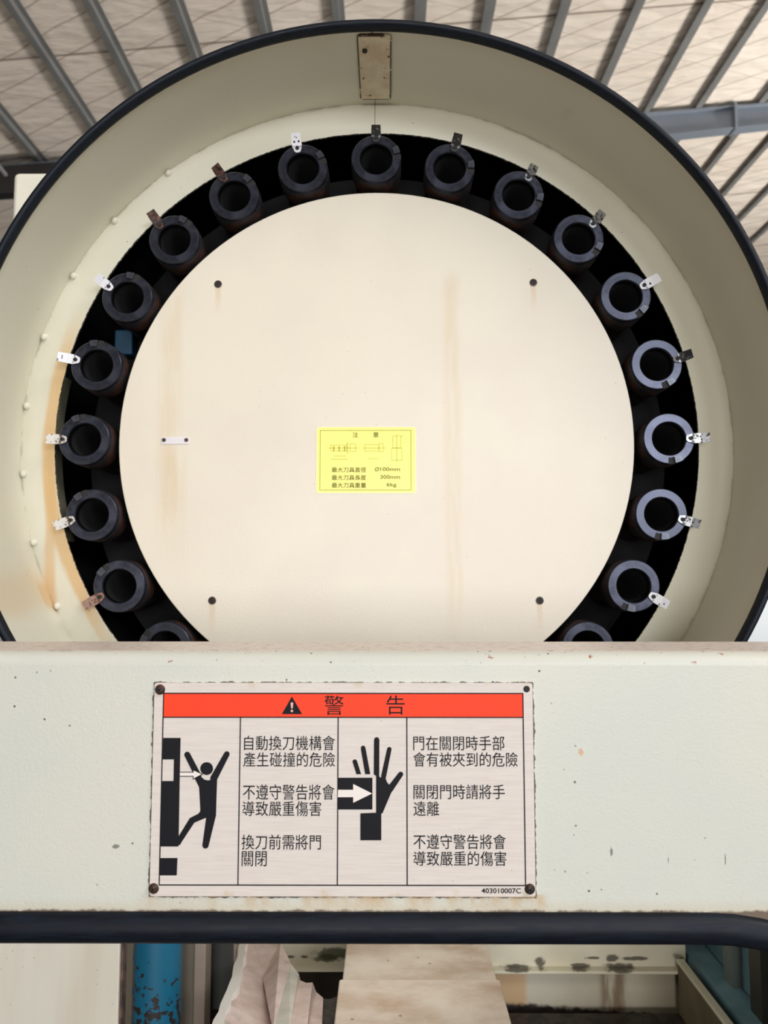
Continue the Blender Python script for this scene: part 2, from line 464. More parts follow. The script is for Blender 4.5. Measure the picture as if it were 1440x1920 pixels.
# ================================================================== the hall
ZR, SR = H+7.37, 0.083                       # underside of the purlins, roof slope to the right
def roof_pt(px, py=0, extra=0.0):
    u, w = ray(px, py)
    Y = (ZR+extra-H)/(w-SR*u)
    return u*Y, Y
struct(MB().box((-14, -10, -.1), (16, 40, 0)).build('floor', M['concrete'], smooth=0))
mb = MB()
PH = 0.09
mb.add([(-14, -10, ZR+PH+SR*-14), (16, -10, ZR+PH+SR*16), (16, 40, ZR+PH+SR*16), (-14, 40, ZR+PH+SR*-14),
        (-14, -10, ZR+PH+.08+SR*-14), (16, -10, ZR+PH+.08+SR*16), (16, 40, ZR+PH+.08+SR*16), (-14, 40, ZR+PH+.08+SR*-14)],
       [(0, 1, 2, 3), (7, 6, 5, 4), (0, 4, 5, 1), (1, 5, 6, 2), (2, 6, 7, 3), (3, 7, 4, 0)])
struct(mb.build('ceiling', M['roof'], smooth=0))
zl, zr = ZR+PH+SR*-14, ZR+PH+SR*16
struct(MB().box((-14.2, -10, 0), (-14, 40, zl)).build('wall_left', M['wall'], smooth=0))
struct(MB().prism_y([(-14, 0), (16, 0), (16, zr), (-14, zl)], 40, 40.2).build('wall_far', M['wall'], smooth=0))
struct(MB().prism_y([(-14, 0), (16, 0), (16, zr), (-14, zl)], -10.2, -10).build('wall_back', M['wall'], smooth=0))
struct(MB().box((16, -10, 0), (16.2, 40, zr)).build('wall_right', M['wall'], smooth=0))

pur = [(-180, None), (15, 'grey steel roof purlin, farthest left above the black rim'), (165, None), (328, None), (485, None), (632, None), (790, None), (922, None),
       (1065, None), (1205, None), (1335, None), (1449, None), (1585, None), (1684, None), (1801, None), (1912, None)]
names = ['roof purlin crossing the dark rafter above the cream column',
         'roof purlin entering at the top left corner', 'roof purlin, next one right of the top left corner', 'roof purlin, third left of the joint strap',
         'roof purlin, second left of the joint strap', 'roof purlin just left of the joint strap at the rim top', 'roof purlin just right of the joint strap at the rim top',
         'roof purlin, second to the right of the joint strap', 'roof purlin, third to the right of the joint strap', 'roof purlin, fourth to the right of the joint strap',
         'last roof purlin meeting the rafter left of its flange joint', 'roof purlin crossing the rafter right beside its flange joint', 'first roof purlin below the rafter at the right edge of the photo',
         'second roof purlin below the rafter at the right edge', 'third roof purlin below the rafter at the right edge', 'lowest roof purlin at the right edge beside the rim']
for (px, _), lab in zip(pur, names):
    X, _y = roof_pt(px)
    z = ZR+SR*X
    w, t = .080, .010
    mb = MB()
    prof = [(X-w, z), (X+w*.15, z), (X+w*.15, z+PH-t), (X+w, z+PH-t), (X+w, z+PH), (X+w*.15-t, z+PH), (X+w*.15-t, z+t), (X-w+t, z+t), (X-w+t, z+.025), (X-w, z+.025)]
    o = mb.prism_y(prof, -9.9, 39.9).build('roof_purlin', M['purlin'], smooth=0, loc=(X, 0, z))
    tag(o, 'grey steel '+lab, 'purlin', 'roof purlins')
# main rafter
YR = 12.4
rt = thing('roof_rafter', (0, YR, ZR-.4), 'grey blue steel main rafter crossing under the roof purlins', 'rafter')
def rz(x, d): return ZR+SR*x-d
def depth(x): return .50 if x < 2 else (.50-.13*(min(x, 7)-2)/5)
xs = [-13.9, -6, 0, 2, 5, 7, 15.9]
mb = MB()
top = [(x, rz(x, .0)) for x in xs]; bot = [(x, rz(x, depth(x))) for x in xs]
mb.prism_y([(x, z-.015) for x, z in top]+[(x, z+.015) for x, z in reversed(bot)], YR-.006, YR+.006)
for (lo, hi) in ((0, -.02), ):
    mb.prism_y([(x, z) for x, z in top]+[(x, z-.02) for x, z in reversed(top)], YR-.10, YR+.10)
    mb.prism_y([(x, z+.02) for x, z in bot]+[(x, z) for x, z in reversed(bot)], YR-.10, YR+.10)
mb.build('beam', M['rafter'], rt, smooth=0)
q = at(1374, 222, YR)
mb = MB(); mb.prism_y([(q.x-.02, rz(q.x, -.05)), (q.x+.02, rz(q.x, -.05)), (q.x+.02, rz(q.x, depth(q.x)+.02)), (q.x-.02, rz(q.x, depth(q.x)+.02))], YR-.13, YR+.13)
mb.build('flange_joint', M['rafter'], rt, smooth=0)
q = at(48, 300, YR)
mb = MB(); mb.cyl((q.x-.35, YR-1.6, rz(q.x-.35, -.08)), (q.x-.1, YR-.05, rz(q.x, .42)), .035, 8)
mb.build('brace', M['purlin'], rt)

# dark beam at the left, just in front of the rafter
xa_, xb_ = -13.95, at(140, 340, 12.1).x
ta, tb, ba = at(0, 314, 12.1), at(96, 307, 12.1), at(0, 366, 12.1)
sl = (tb.z-ta.z)/(tb.x-ta.x)
def bz(x, z): return z+sl*(x-ta.x)
o = MB().prism_y([(xa_, bz(xa_, ba.z)), (xb_, bz(xb_, ba.z)), (xb_, bz(xb_, ta.z)), (xa_, bz(xa_, ta.z))], 12.05, 12.25).build('steel_beam', plain('brown_black_beam', (.022, .019, .020), .6), smooth=0, bevel=.01, loc=((xa_+xb_)/2, 12.1, ba.z))
tag(o, 'dark steel beam under the roof at upper left, above the cream column', 'beam')

# ================================================================== machine column behind the magazine
q = at(24, 322, 1.62)
c = MB().box((q.x, 1.62, 0), (.52, 2.2, q.z)).build('machine_column', M['columnpaint'], bevel=.012, loc=(q.x/2+.26, 1.9, 0))
tag(c, 'cream painted machine column corner standing behind the rim at left', 'machine column')
q = at(1396, 1000, 1.35)
c = MB().box((.623, 1.36, 0), (1.3, 2.0, at(1400, 760, 1.36).z)).build('electrical_cabinet', M['white'], bevel=.004, loc=(.95, 1.7, 0))
tag(c, 'plain white machine cabinet seen past the lower right rim', 'cabinet')

# ================================================================== tool magazine housing
hs = thing('magazine_housing', (DC.x, 1.30, DC.z), 'round cream tool magazine shroud with black rubber rim edging', 'magazine housing')
RS = .541
mb = MB()   # shroud: a sheet ring with thickness, flange inside, drum shell behind
mb.lathe_y([(RS, .984), (RS, 1.1575), (RS+.003, 1.1575), (RS+.003, .984)], (DC.x, 0, DC.z), 160, close=True)
mb.build('shroud', M['housing'], hs, smooth=30)
mb = MB()
mb.lathe_y([(.4813, 1.138), (RS+.002, 1.158), (RS+.002, 1.161), (.4813, 1.141)], (DC.x, 0, DC.z), 160, close=True)
mb.build('flange_ring', M['housing'], hs, smooth=30)
mb = MB()
mb.lathe_y([(.535, 1.162), (.535, 1.60), (.06, 1.60), (.06, 1.606), (.54, 1.606), (.54, 1.162)], (DC.x, 0, DC.z), 96, close=True)
mb.build('drum_shell', M['black'], hs, smooth=30)
mb = MB()   # a stretch of inner lip catching light on the left
mb.lathe_y([(.4825, 1.141), (.4825, 1.168), (.4845, 1.168), (.4845, 1.141)], (DC.x, 0, DC.z), 24, a0=R(-108), a1=R(-78), close=True)
mb.build('inner_lip', plain('olive_primer', lin(96, 94, 76), .6), hs, smooth=30)
# rubber edging round the rim
sec = []
for k in range(18):
    a = 2*math.pi*k/18
    ca, sa = math.cos(a), math.sin(a)
    sec.append((.0435*0+.5435+.0062*ca, .986+.0092*sa))
mb = MB().lathe_y(sec, (DC.x, 0, DC.z), 180, close=True)
mb.build('rubber_edging', M['rubber'], hs, smooth=60)
# joint strap at the top of the shroud
mb = MB()
Rr = RS-.0022
def shroud_pt(px, py, rr=Rr):
    # intersection of the pixel ray with the cylinder radius rr round the magazine axis
    u, w = ray(px, py)
    # (uY-cx)^2+(wY-cz)^2=rr^2
    cx, cz = DC.x, DC.z-H
    A = u*u+w*w; B = -2*(u*cx+w*cz); C_ = cx*cx+cz*cz-rr*rr
    Y = (-B+math.sqrt(B*B-4*A*C_))/(2*A)
    return Vector((u*Y, Y, H+w*Y))
f0, f1 = shroud_pt(668, 66), shroud_pt(733, 66); b0, b1 = shroud_pt(676, 186), shroud_pt(734, 186)
xa, xb = (f0.x+b0.x)/2, (f1.x+b1.x)/2; ya, yb = f0.y, b0.y
ns, rc = 6, .006
outline = []
for (cx_, cy_, a0) in ((xa+rc, ya+rc, 180), (xb-rc, ya+rc, 270), (xb-rc, yb-rc, 0), (xa+rc, yb-rc, 90)):
    for k in range(ns+1):
        a = R(a0+90*k/ns); outline.append((cx_+rc*math.cos(a), cy_+rc*math.sin(a)))
def on_r(x, y, rr): return Vector((x, y, DC.z+math.sqrt(rr*rr-(x-DC.x)**2)))
n = len(outline)
vs = [on_r(x, y, Rr-.0012) for x, y in outline]+[on_r(x, y, RS) for x, y in outline]
mb.add(vs, [tuple(range(n)), tuple(range(2*n-1, n-1, -1))]+[(i, (i+1) % n, (i+1) % n+n, i+n) for i in range(n)])
st = NT('strap_paint'); pz = st.sep(st.P)
dx = st.math('SUBTRACT', st.math('ABSOLUTE', st.math('SUBTRACT', pz[0], (xa+xb)/2)), (xb-xa)/2)
dy = st.math('SUBTRACT', st.math('ABSOLUTE', st.math('SUBTRACT', pz[1], (ya+yb)/2)), (yb-ya)/2)
ed = st.math('MAXIMUM', dx, dy)
col = st.mix(st.rng(st.noise(st.P, 40, 3), .35, .7), lin(222, 210, 182), lin(208, 186, 158))
col = st.mix(st.rng(st.noise(st.P, 90, 4), .63, .70), col, lin(120, 76, 46))
col = st.mix(mul(st, st.rng(ed, -.0026, -.0012), st.rng(st.noise(st.P, 60, 2), .32, .40)), col, lin(64, 44, 24))
strap = mb.build('joint_strap', st.set(col, .5), hs, smooth=30)
p = shroud_pt(684, 92); MB().cyl(p, p+Vector((0, 0, -.004)), .0036, 14).build('rivet_hole', M['hole'], strap)
MB().box(on_r(at(697, 60, 1.0).x-.0006, .99, RS-.0004), on_r(at(697, 60, 1.0).x+.0006, ya+.001, RS+.001)).build('shroud_joint', M['hole'], hs, smooth=0)
# weld tabs between shroud and flange on the left
for (px, py) in ((316, 323), (212, 410), (133, 514), (78, 630), (45, 760), (39, 888), (58, 1018), (103, 1138)):
    u, w = ray(px, py); d = Vector((u*1.15-DC.x, 0, w*1.15+H-DC.z)); a = math.atan2(d.x, d.z)
    mb = MB()
    cpt = Vector((DC.x+math.sin(a)*(RS-.0055), 1.1525, DC.z+math.cos(a)*(RS-.0055)))
    er = Vector((math.sin(a), 0, math.cos(a))); et = Vector((math.cos(a), 0, -math.sin(a)))
    vs = []
    for yy, s in ((-.004, .5), (-.002, .85), (.007, 1.0)):
        for k in range(10):
            b = 2*math.pi*k/10
            vs.append(cpt+Vector((0, yy, 0))+er*(.0052*s*math.cos(b))+et*(.0064*s*math.sin(b)))
    fs = [tuple(range(10))]+[(i*10+k, i*10+(k+1) % 10, i*10+10+(k+1) % 10, i*10+10+k) for i in range(2) for k in range(10)]
    mb.add(vs, fs).build('weld_tab', M['housing'], hs, smooth=60)

p = shroud_pt(1066, 213, RS-.0005); dr = Vector((p.x-DC.x, 0, p.z-DC.z)).normalized(); et = Vector((dr.z, 0, -dr.x))
mb = MB(); ring_ = []
for rr_ in (.0085, .0045):
    ring_.append([p+et*rr_*math.cos(R(60+24*k))+Vector((0, rr_*1.3*math.sin(R(60+24*k)), 0)) for k in range(12)])
mb.add(ring_[0]+ring_[1], [(k, k+1, k+13, k+12) for k in range(11)])
mb.build('adhesive_residue', plain('pale_residue', lin(214, 212, 200), .6), hs, smooth=0)
# rotating carousel plate deep inside, dark
ca = hs
MB().lathe_y([(.19, 1.2625), (.475, 1.2625), (.475, 1.275), (.19, 1.275)], (DC.x, 0, DC.z), 96, close=True).build('carousel_plate', M['black'], ca, smooth=30)
MB().lathe_y([(.05, 1.15), (.2, 1.15), (.2, 1.55), (.05, 1.55)], (DC.x, 0, DC.z), 64, close=True).build('hub', M['black'], ca, smooth=30)
q = at(238, 645, 1.25)
o = MB().box((q.x-.016, 1.235, q.z-.022), (q.x+.014, 1.262, q.z+.02)).build('drive_block', plain('teal_paint', lin(24, 74, 104), .5), bevel=.003, loc=(q.x, 1.25, q.z))
tag(o, 'small teal block inside the slot behind the upper left pots', 'block')

# ================================================================== tool pots
def pot_parts():
    # local frame: +Z outwards from the magazine axis, face at y=0 looking to -Y
    ro, ri = .0376, .0248
    mb = MB()
    mb.lathe_y([(.0006, .139), (.012, .139), (.0185, .085), (ri-.0012, .003), (ri, .0008), (ri+.0008, 0), (ro-.0012, 0), (ro, .0012), (ro, .012), (ro+.0008, .013), (ro+.0008, .045), (ro-.004, .047), (ro-.004, .142), (.0006, .142)], seg=72)
    # drive key seat: raised block and a dark notch next to it, 75 degrees past the outward direction
    kb = MB(); nt = MB()
    def ringpt(a, r, y): return Vector((r*math.sin(a), y, r*math.cos(a)))
    for (m_, a0, a1, r0, r1, y0, y1) in ((kb, R(60), R(79), ri+.0030, ro-.0004, -.0045, .004), (nt, R(80), R(93), ri+.0035, ro+.0003, -.0006, .006)):
        n_ = 5; vs = []
        for k in range(n_+1):
            a = a0+(a1-a0)*k/n_
            vs += [ringpt(a, r0, y0), ringpt(a, r1, y0), ringpt(a, r1, y1), ringpt(a, r0, y1)]
        fs = [(0, 1, 2, 3), tuple(4*n_+i for i in (3, 2, 1, 0))]
        for k in range(n_):
            for i in range(4):
                j = (i+1) % 4; fs.append((4*k+i, 4*k+4+i, 4*k+4+j, 4*k+j))
        m_.add(vs, fs)
    return mb, kb, nt
def tag_mesh(bend, length):
    # number tag: inner tab screwed to the pot face, outer tab bent towards the viewer
    mb = MB(); w = .0073; t = .0012
    pts = [(.0262, -.0012), (.0345, -.0014), (.0345+length*.45, -.0016-bend*.35), (.0345+length, -.002-bend)]
    rows = []
    for (z, y) in pts: rows.append((z, y))
    vs = []
    cw = [w*.62, w, w, w*.92]
    for (z, y), ww in zip(rows, cw):
        vs += [Vector((-ww, y-t, z)), Vector((ww, y-t, z)), Vector((ww, y, z)), Vector((-ww, y, z))]
    vs[0].z += .0; 
    fs = [(0, 1, 2, 3), (15, 14, 13, 12)]
    for k in range(3):
        for i in range(4):
            j = (i+1) % 4; fs.append((4*k+i, 4*k+4+i, 4*k+4+j, 4*k+j))
    mb.add(vs, fs)
    # inner chamfered lug end
    mb.add([(-w*.62, -.0024, .0262), (w*.62, -.0024, .0262), (w*.35, -.0024, .0246), (-w*.35, -.0024, .0246),
            (-w*.62, -.0012, .0262), (w*.62, -.0012, .0262), (w*.35, -.0012, .0246), (-w*.35, -.0012, .0246)],
           [(0, 1, 2, 3), (7, 6, 5, 4), (1, 5, 6, 2), (2, 6, 7, 3), (3, 7, 4, 0)])
    return mb
pb, kb, nb = pot_parts()
ORI = Vector((0, 0, 0))
pot = bpy.data.objects.new('tool_pot', None); COL.objects.link(pot); pot.empty_display_size = .03
sleeve = pb.build('sleeve', M['pot'], pot, smooth=40)
key = kb.build('drive_key', plain('worn_key_steel', (.085, .088, .105), .34, .7, .2, 120), pot, smooth=40)
ntc = nb.build('key_notch', M['hole'], pot, smooth=40)
def screw_mesh():
    return MB().cyl((0, -.0042, .0312), (0, -.0012, .0312), .0030, 12)
tg = tag_mesh(.004, .016).build('number_tag', M['tagwhite'], pot, smooth=30)
sc_ = screw_mesh().build('tag_screw', M['hole'], tg, smooth=30)
spec = {  # clock angle: (tag material, bend forward, length, twist, hour words, look)
    0: ('tagdark', .012, .010, 0, 'at twelve o\'clock, dark oily tag under the seam'),
    15: ('tagdark', .014, .011, 2, 'at half past twelve, dark curled tag with two bright dots'),
    30: ('tagsilver', .012, .010, 0, 'at one o\'clock, bright washer screw and dark curled tag'),
    45: ('tagsilver', .012, .013, -2, 'at half past one, bright screw and silver tag'),
    60: ('tagwhite', .006, .020, 4, 'at two o\'clock, clean white tag beyond its edge'),
    75: ('tagdark', .010, .015, 0, 'at half past two, shiny face and black stubby tag'),
    90: ('tagsilver', .006, .022, 0, 'at three o\'clock, shiny face and long silver tag'),
    105: ('tagsilver', .006, .020, 4, 'at half past three, dull silver tag pointing right'),
    120: ('tagwhite', .006, .019, 3, 'at four o\'clock, white tag pointing down right'),
    135: ('tagwhite', .006, .016, 0, 'at half past four, cut off by the panel top at right'),
    -15: ('tagwhite', .006, .017, 8, 'at half past eleven, white tag with three dark holes'),
    -30: ('tagrust', .014, .012, -12, 'at eleven o\'clock, crumpled rusty brown tag'),
    -45: ('tagrust', .008, .017, 10, 'at half past ten, rust brown tag with a white flake'),
    -60: ('tagwhite', .012, .014, 6, 'at ten o\'clock, white lug and spotted bent tag'),
    -75: ('tagwhite', .004, .022, -6, 'at half past nine, clean white tag with dark hole'),
    -90: ('taggrey', .004, .019, 0, 'at nine o\'clock, grey tag stained brown at its hole'),
    -105: ('taggrey', .004, .020, -8, 'at half past eight, pale grey tag tilted downward'),
    -120: ('tagbrown', .008, .020, -4, 'at eight o\'clock, plain brown rusted tag'),
    -135: ('tagbrown', .006, .016, 0, 'at half past seven, cut off by the panel top at left'),
}
RP = .4307
first = True
for ang, (tm, bend, ln, tw, words) in spec.items():
    a = R(ang-.05)
    if first: p_, s_, k_, n_, t_, w_ = pot, sleeve, key, ntc, tg, sc_
    else:
        p_ = pot.copy(); COL.objects.link(p_)
        s_, k_, n_ = sleeve.copy(), key.copy(), ntc.copy()
        for o in (s_, k_, n_): COL.objects.link(o); o.parent = p_
        t_ = tg.copy(); COL.objects.link(t_); t_.parent = p_
        w_ = sc_.copy(); COL.objects.link(w_); w_.parent = t_
    m_ = tag_mesh(bend, ln)
    me = bpy.data.meshes.new('number_tag'); me.from_pydata(m_.v, [], m_.f); me.materials.append(M[tm]); t_.data = me
    t_.rotation_euler = (0, R(tw), 0)
    t_.location = Vector((0, 0, .031)) - Matrix.Rotation(R(tw), 3, 'Y') @ Vector((0, 0, .031))
    marks = {-15: [('tag_hole', -.0034, .0405, .0017), ('tag_hole', .0034, .0405, .0017), ('stamped_mark', -.0012, .0470, .0008), ('stamped_mark', .001, .0455, .0008)],
             -75: [('stamped_mark', -.0012, .0500, .0010), ('stamped_mark', .0018, .0502, .0010)], 60: [('tag_hole', .002, .0400, .0018)],
             90: [('stamped_mark', -.002, .0440, .0011), ('stamped_mark', .002, .0455, .0011)], 105: [('stamped_mark', .0, .0450, .0012)], 120: [('stamped_mark', .0015, .0480, .0011), ('tag_hole', .0052, .0430, .0010)]}
    for nm_, mx, mz, mr in marks.get(ang, ()):
        yb = -.003-bend*.35-(mz-.0345-ln*.45)/(ln*.55)*bend*.65
        MB().cyl((mx, yb-.0004, mz), (mx, yb+.0015, mz), mr, 10).build(nm_, M['hole'], None).parent = t_
    p_.location = (DC.x+RP*math.sin(a), 1.12, DC.z+RP*math.cos(a))
    p_.rotation_euler = (0, a, 0)
    tag(p_, 'dark steel tool pot '+words, 'tool pot', 'tool pots around the magazine ring')
    first = False

# ================================================================== centre disc
dk = thing('cover_disc', (DC.x, 1.14, DC.z), 'large round cream cover disc in the middle of the tool pots', 'cover disc')
MB().lathe_y([(0.0001, 1.133), (.3825, 1.133), (.3835, 1.1338), (.3835, 1.141), (.0001, 1.141)], (DC.x, 0, DC.z), 160, close=True).build('disc_plate', M['disc'], dk, smooth=30)
for (px, py) in ((409, 533), (1000, 530), (398, 1126), (1012, 1126)):
    q = at(px, py, 1.133)
    mb = MB().lathe_y([(.0058, 1.1328), (.0058, 1.1322), (.0042, 1.1320), (.0036, 1.1327)], (q.x, 0, q.z), 24, close=True)
    b_ = mb.build('bolt', M['screw'], dk, smooth=50)
    MB().cyl((q.x, 1.13295, q.z), (q.x, 1.1322, q.z), .0042, 18).build('socket', M['hole'], b_)

# small blank tin plate
a_, b_ = at(302.5, 833, 1.133), at(355, 819.5, 1.133)
np_ = thing('blank_nameplate', ((a_.x+b_.x)/2, 1.1325, a_.z), 'tiny blank white tin plate with two screws on the disc', 'nameplate')
MB().box((a_.x, 1.1318, a_.z), (b_.x, 1.1330, b_.z)).build('plate', M['nameplate'], np_, bevel=.0004)
for px in (307.5, 349.5):
    q = at(px, 825, 1.1318); MB().cyl(q, q+Vector((0, -.0012, 0)), .0029, 14).build('screw', M['screw'], np_)

# yellow specification label
YL = 1.1324
def crop_y(cx, cy): return 560+cx/5.54, 760+cy/5.54
a_, b_ = at(592.5, 925.3, YL), at(779, 800.8, YL)
yl = thing('specification_label', ((a_.x+b_.x)/2, YL, a_.z), 'yellow specification sticker with a frame and figures on the disc', 'label')
def rrect(x0, z0, x1, z1, r, ns=5):
    out = []
    for (cx_, cz_, a0) in ((x0+r, z0+r, 180), (x1-r, z0+r, 270), (x1-r, z1-r, 0), (x0+r, z1-r, 90)):
        for k in range(ns+1):
            a = R(a0+90*k/ns); out.append((cx_+r*math.cos(a), cz_+r*math.sin(a)))
    return out
MB().prism_y(rrect(a_.x, a_.z, b_.x, b_.z, .004), YL, 1.1330).build('film_backing', M['film'], yl, smooth=0)
MB().prism_y(rrect(a_.x+.0011, a_.z+.0011, b_.x-.0003, b_.z-.0003, .0035), YL-.0001, YL+.0003).build('yellow_film', M['yellow'], yl, smooth=0)
YT = YL-.0003
def rect_line(mb, x0, y0, x1, y1, Y, t):
    p, q = at(x0, y1, Y), at(x1, y0, Y)
    for (ax, az, bx, bz) in ((p.x, p.z, q.x, p.z+t), (p.x, q.z-t, q.x, q.z), (p.x, p.z, p.x+t, q.z), (q.x-t, p.z, q.x, q.z)):
        mb.add([(ax, Y, az), (bx, Y, az), (bx, Y, bz), (ax, Y, bz)], [(0, 1, 2, 3)])
def seg_line(mb, p0, p1, Y, t):
    a, b = at(*p0, Y), at(*p1, Y); d = (b-a); n_ = Vector((-d.z, 0, d.x)).normalized()*t/2
    mb.add([a+n_, b+n_, b-n_, a-n_], [(0, 1, 2, 3)])
mb = MB(); rect_line(mb, 599.4, 806.6, 770.8, 919, YT, .0006); mb.build('border_line', M['olive'], yl, smooth=0)
for nm_, items in (('heading_character', [('注', (661, 810.5, 671.5, 820))]), ('heading_character', [('意', (699.5, 810, 710, 820))]),
                   ('text_line', [('最大刀具直徑', (622, 876, 686.5, 885.6))]), ('text_line', [('最大刀具長度', (622, 890.6, 686.5, 900.4))]), ('text_line', [('最大刀具重量', (622, 905, 686.5, 914.8))]),
                   ('figure_line', [('Ø', (702.6, 876, 711, 883.6)), ('100mm', (713, 876, 750, 883.2))]), ('figure_line', [('300mm', (713, 890.6, 750, 897.8))]), ('figure_line', [('6kg', (724.8, 905, 743.5, 914.2))])):
    mb = MB()
    for s, r_ in items: put_text(mb, s, r_, YT, .01)
    mb.build(nm_, M['olive'], yl, smooth=0)
mb = MB()
for r_ in ((620, 834, 650, 846), (650, 830, 653, 849), (656, 832, 667, 847), (684, 833, 710, 846), (711, 831, 719, 847), (736, 817, 752, 840), (734, 840, 754, 863)):
    rect_line(mb, *r_, YT, .0006)
for (p0, p1) in (((616, 840), (672, 840)), ((680, 840), (724, 840)), ((744, 814), (744, 866)), ((625, 855), (648, 855)), ((620, 861), (652, 861)), ((691, 860), (709, 860)), ((752, 820), (756, 815))):
    seg_line(mb, p0, p1, YT, .0007)
for cx_ in (626, 636, 646): 
    seg_line(mb, (cx_, 836), (cx_, 846), YT, .002)
mb.build('tool_drawing', M['faint'], yl, smooth=0)

# ================================================================== front guard panel
YP = .72
zt = at(720, 1226, YP).z + .002; rb = .013
zbk = at(720, 1203, .853).z
zb = at(700, 1712, YP).z
XL, XR = -.85, .72
xl, xr, ro_ = -.42, at(1325, 1712, YP).x, .25
gp = thing('front_guard', (0, YP, 0), 'cream front guard panel with folded top carrying the warning plate', 'guard panel')
poly = [(XL, 0), (xl-ro_, 0)]
edge_path = []
for k in range(13):
    a = R(180-90*k/12); edge_path.append((xl+ro_*math.cos(a), zb-ro_+ro_*math.sin(a)))
edge_path += [(xl+(xr-xl)*k/8, zb) for k in range(1, 8)]
for k in range(17):
    a = R(90-90*k/16); edge_path.append((xr+ro_*math.cos(a), zb-ro_+ro_*math.sin(a)))
poly += edge_path + [(xr+ro_, 0), (XR, 0), (XR, zt-rb), (XL, zt-rb)]
mb = MB()
mb.add([(x, YP, z) for x, z in poly], [tuple(range(len(poly)))])
prof = [(YP+rb-rb*math.cos(R(90*k/8)), zt-rb+rb*math.sin(R(90*k/8))) for k in range(9)] + [(.853, zbk), (.853, zbk-.05)]
for (y0, z0), (y1, z1) in zip(prof[:-1], prof[1:]):
    mb.add([(XL, y0, z0), (XR, y0, z0), (XR, y1, z1), (XL, y1, z1)], [(0, 1, 2, 3)])
sheet = mb.build('sheet', M['panel'], gp, smooth=50)
sm = sheet.modifiers.new('thick', 'SOLIDIFY'); sm.thickness = .003; sm.offset = -1
wn = sheet.modifiers.new('flat', 'WEIGHTED_NORMAL'); wn.mode = 'FACE_AREA'; wn.weight = 100
# make sure the sheet normal looks to the viewer, so that the thickness goes inwards
if sheet.data.polygons[0].normal.y > 0: sheet.data.flip_normals()
# rubber edging along the opening
path, nr = [], []
ep = [(xl-ro_, 0)] + edge_path + [(xr+ro_, 0)]
for i, (x, z) in enumerate(ep):
    x0, z0 = ep[max(0, i-1)]; x1, z1 = ep[min(len(ep)-1, i+1)]
    t = Vector((x1-x0, 0, z1-z0)).normalized()
    path.append(Vector((x, YP, z))); nr.append(Vector((t.z, 0, -t.x)))     # into the opening
wR = zb-at(700, 1776, YP-.006).z
sec = [(-.001, -.006), (-.001, .003), (.0005, .0055), (.003, .0068), (wR*.35, .0100), (wR*.6, .0098), (wR*.85, .0065), (wR*.97, .002), (wR, -.004), (wR*.95, -.010), (wR*.6, -.012), (.004, -.009)]
MB().sweep(path, sec, nr).build('rubber_edging', M['rubber'], gp, smooth=50)

# ================================================================== warning plate
YS = .7180
a_ = Vector((at(285, 1481, YS).x, YS, at(640, 1681, YS).z)); b_ = Vector((at(1001.3, 1481, YS).x, YS, at(640, 1280.5, YS).z))
ws = thing('warning_sign', ((a_.x+b_.x)/2, YS, a_.z), 'pale metal warning plate with red heading bar, pictograms and Chinese text', 'sign')
MB().prism_y(rrect(a_.x, a_.z, b_.x, b_.z, .0025), YS, YP-.0002).build('plate', M['sign'], ws, smooth=0)
Y1 = YS-.0002; Y2 = YS-.0004; Y3 = YS-.0006
def wrect(mb, x0, y0, x1, y1, Y):
    p, q = at(x0, y1, Y), at(x1, y0, Y)
    mb.add([(p.x, Y, p.z), (q.x, Y, p.z), (q.x, Y, q.z), (p.x, Y, q.z)], [(0, 1, 2, 3)])
# the printed frame in plate coordinates (true rectangle)
fx0 = (at(308, 1300, Y1).x+at(297.5, 1660, Y1).x)/2; fx1 = (at(981, 1300, Y1).x+at(985, 1660, Y1).x)/2
z_a, z_b, z_c = at(640, 1300, Y1).z, at(640, 1345, Y1).z, at(640, 1659.7, Y1).z
dv = [(at(451.7, 1345, Y1).x+at(445.5, 1659, Y1).x)/2, (at(635, 1345, Y1).x+at(631.7, 1659, Y1).x)/2, at(763.2, 1500, Y1).x]
mb = MB().add([(fx0, Y1, z_b), (fx1, Y1, z_b), (fx1, Y1, z_a), (fx0, Y1, z_a)], [(0, 1, 2, 3)])
mb.build('red_heading_bar', M['red'], ws, smooth=0)
mb = MB(); t = .0005
def hl(z, x0, x1): mb.add([(x0, Y2, z-t), (x1, Y2, z-t), (x1, Y2, z+t), (x0, Y2, z+t)], [(0, 1, 2, 3)])
def vl(x, z0, z1): mb.add([(x-t, Y2, z0), (x+t, Y2, z0), (x+t, Y2, z1), (x-t, Y2, z1)], [(0, 1, 2, 3)])
hl(z_a, fx0-t, fx1+t); hl(z_b, fx0, fx1); hl(z_c, fx0-t, fx1+t); vl(fx0, z_c, z_a); vl(fx1, z_c, z_a)
for x in dv: vl(x, z_c, z_b)
mb.build('frame_lines', M['ink'], ws, smooth=0)
for s, r_ in (('警', (608, 1304, 644.5, 1340.5)), ('告', (724.5, 1304, 759, 1340))):
    mb = MB(); put_text(mb, s, r_, Y2); mb.build('heading_character', M['ink'], ws, smooth=0)
for s, r_ in (('自動換刀機構會', (457.5, 1379.5, 628.3, 1406.8)), ('產生碰撞的危險', (456, 1410.6, 628.3, 1438)), ('不遵守警告將會', (455.3, 1471, 627.4, 1499.8)),
              ('導致嚴重傷害', (454.5, 1502.3, 602.3, 1530.3)), ('換刀前需將門', (453, 1565, 601.8, 1593)), ('關閉', (453, 1596.2, 500.3, 1624.3))):
    mb = MB(); put_text(mb, s, r_, Y2); mb.build('text_line', M['ink'], ws, smooth=0)
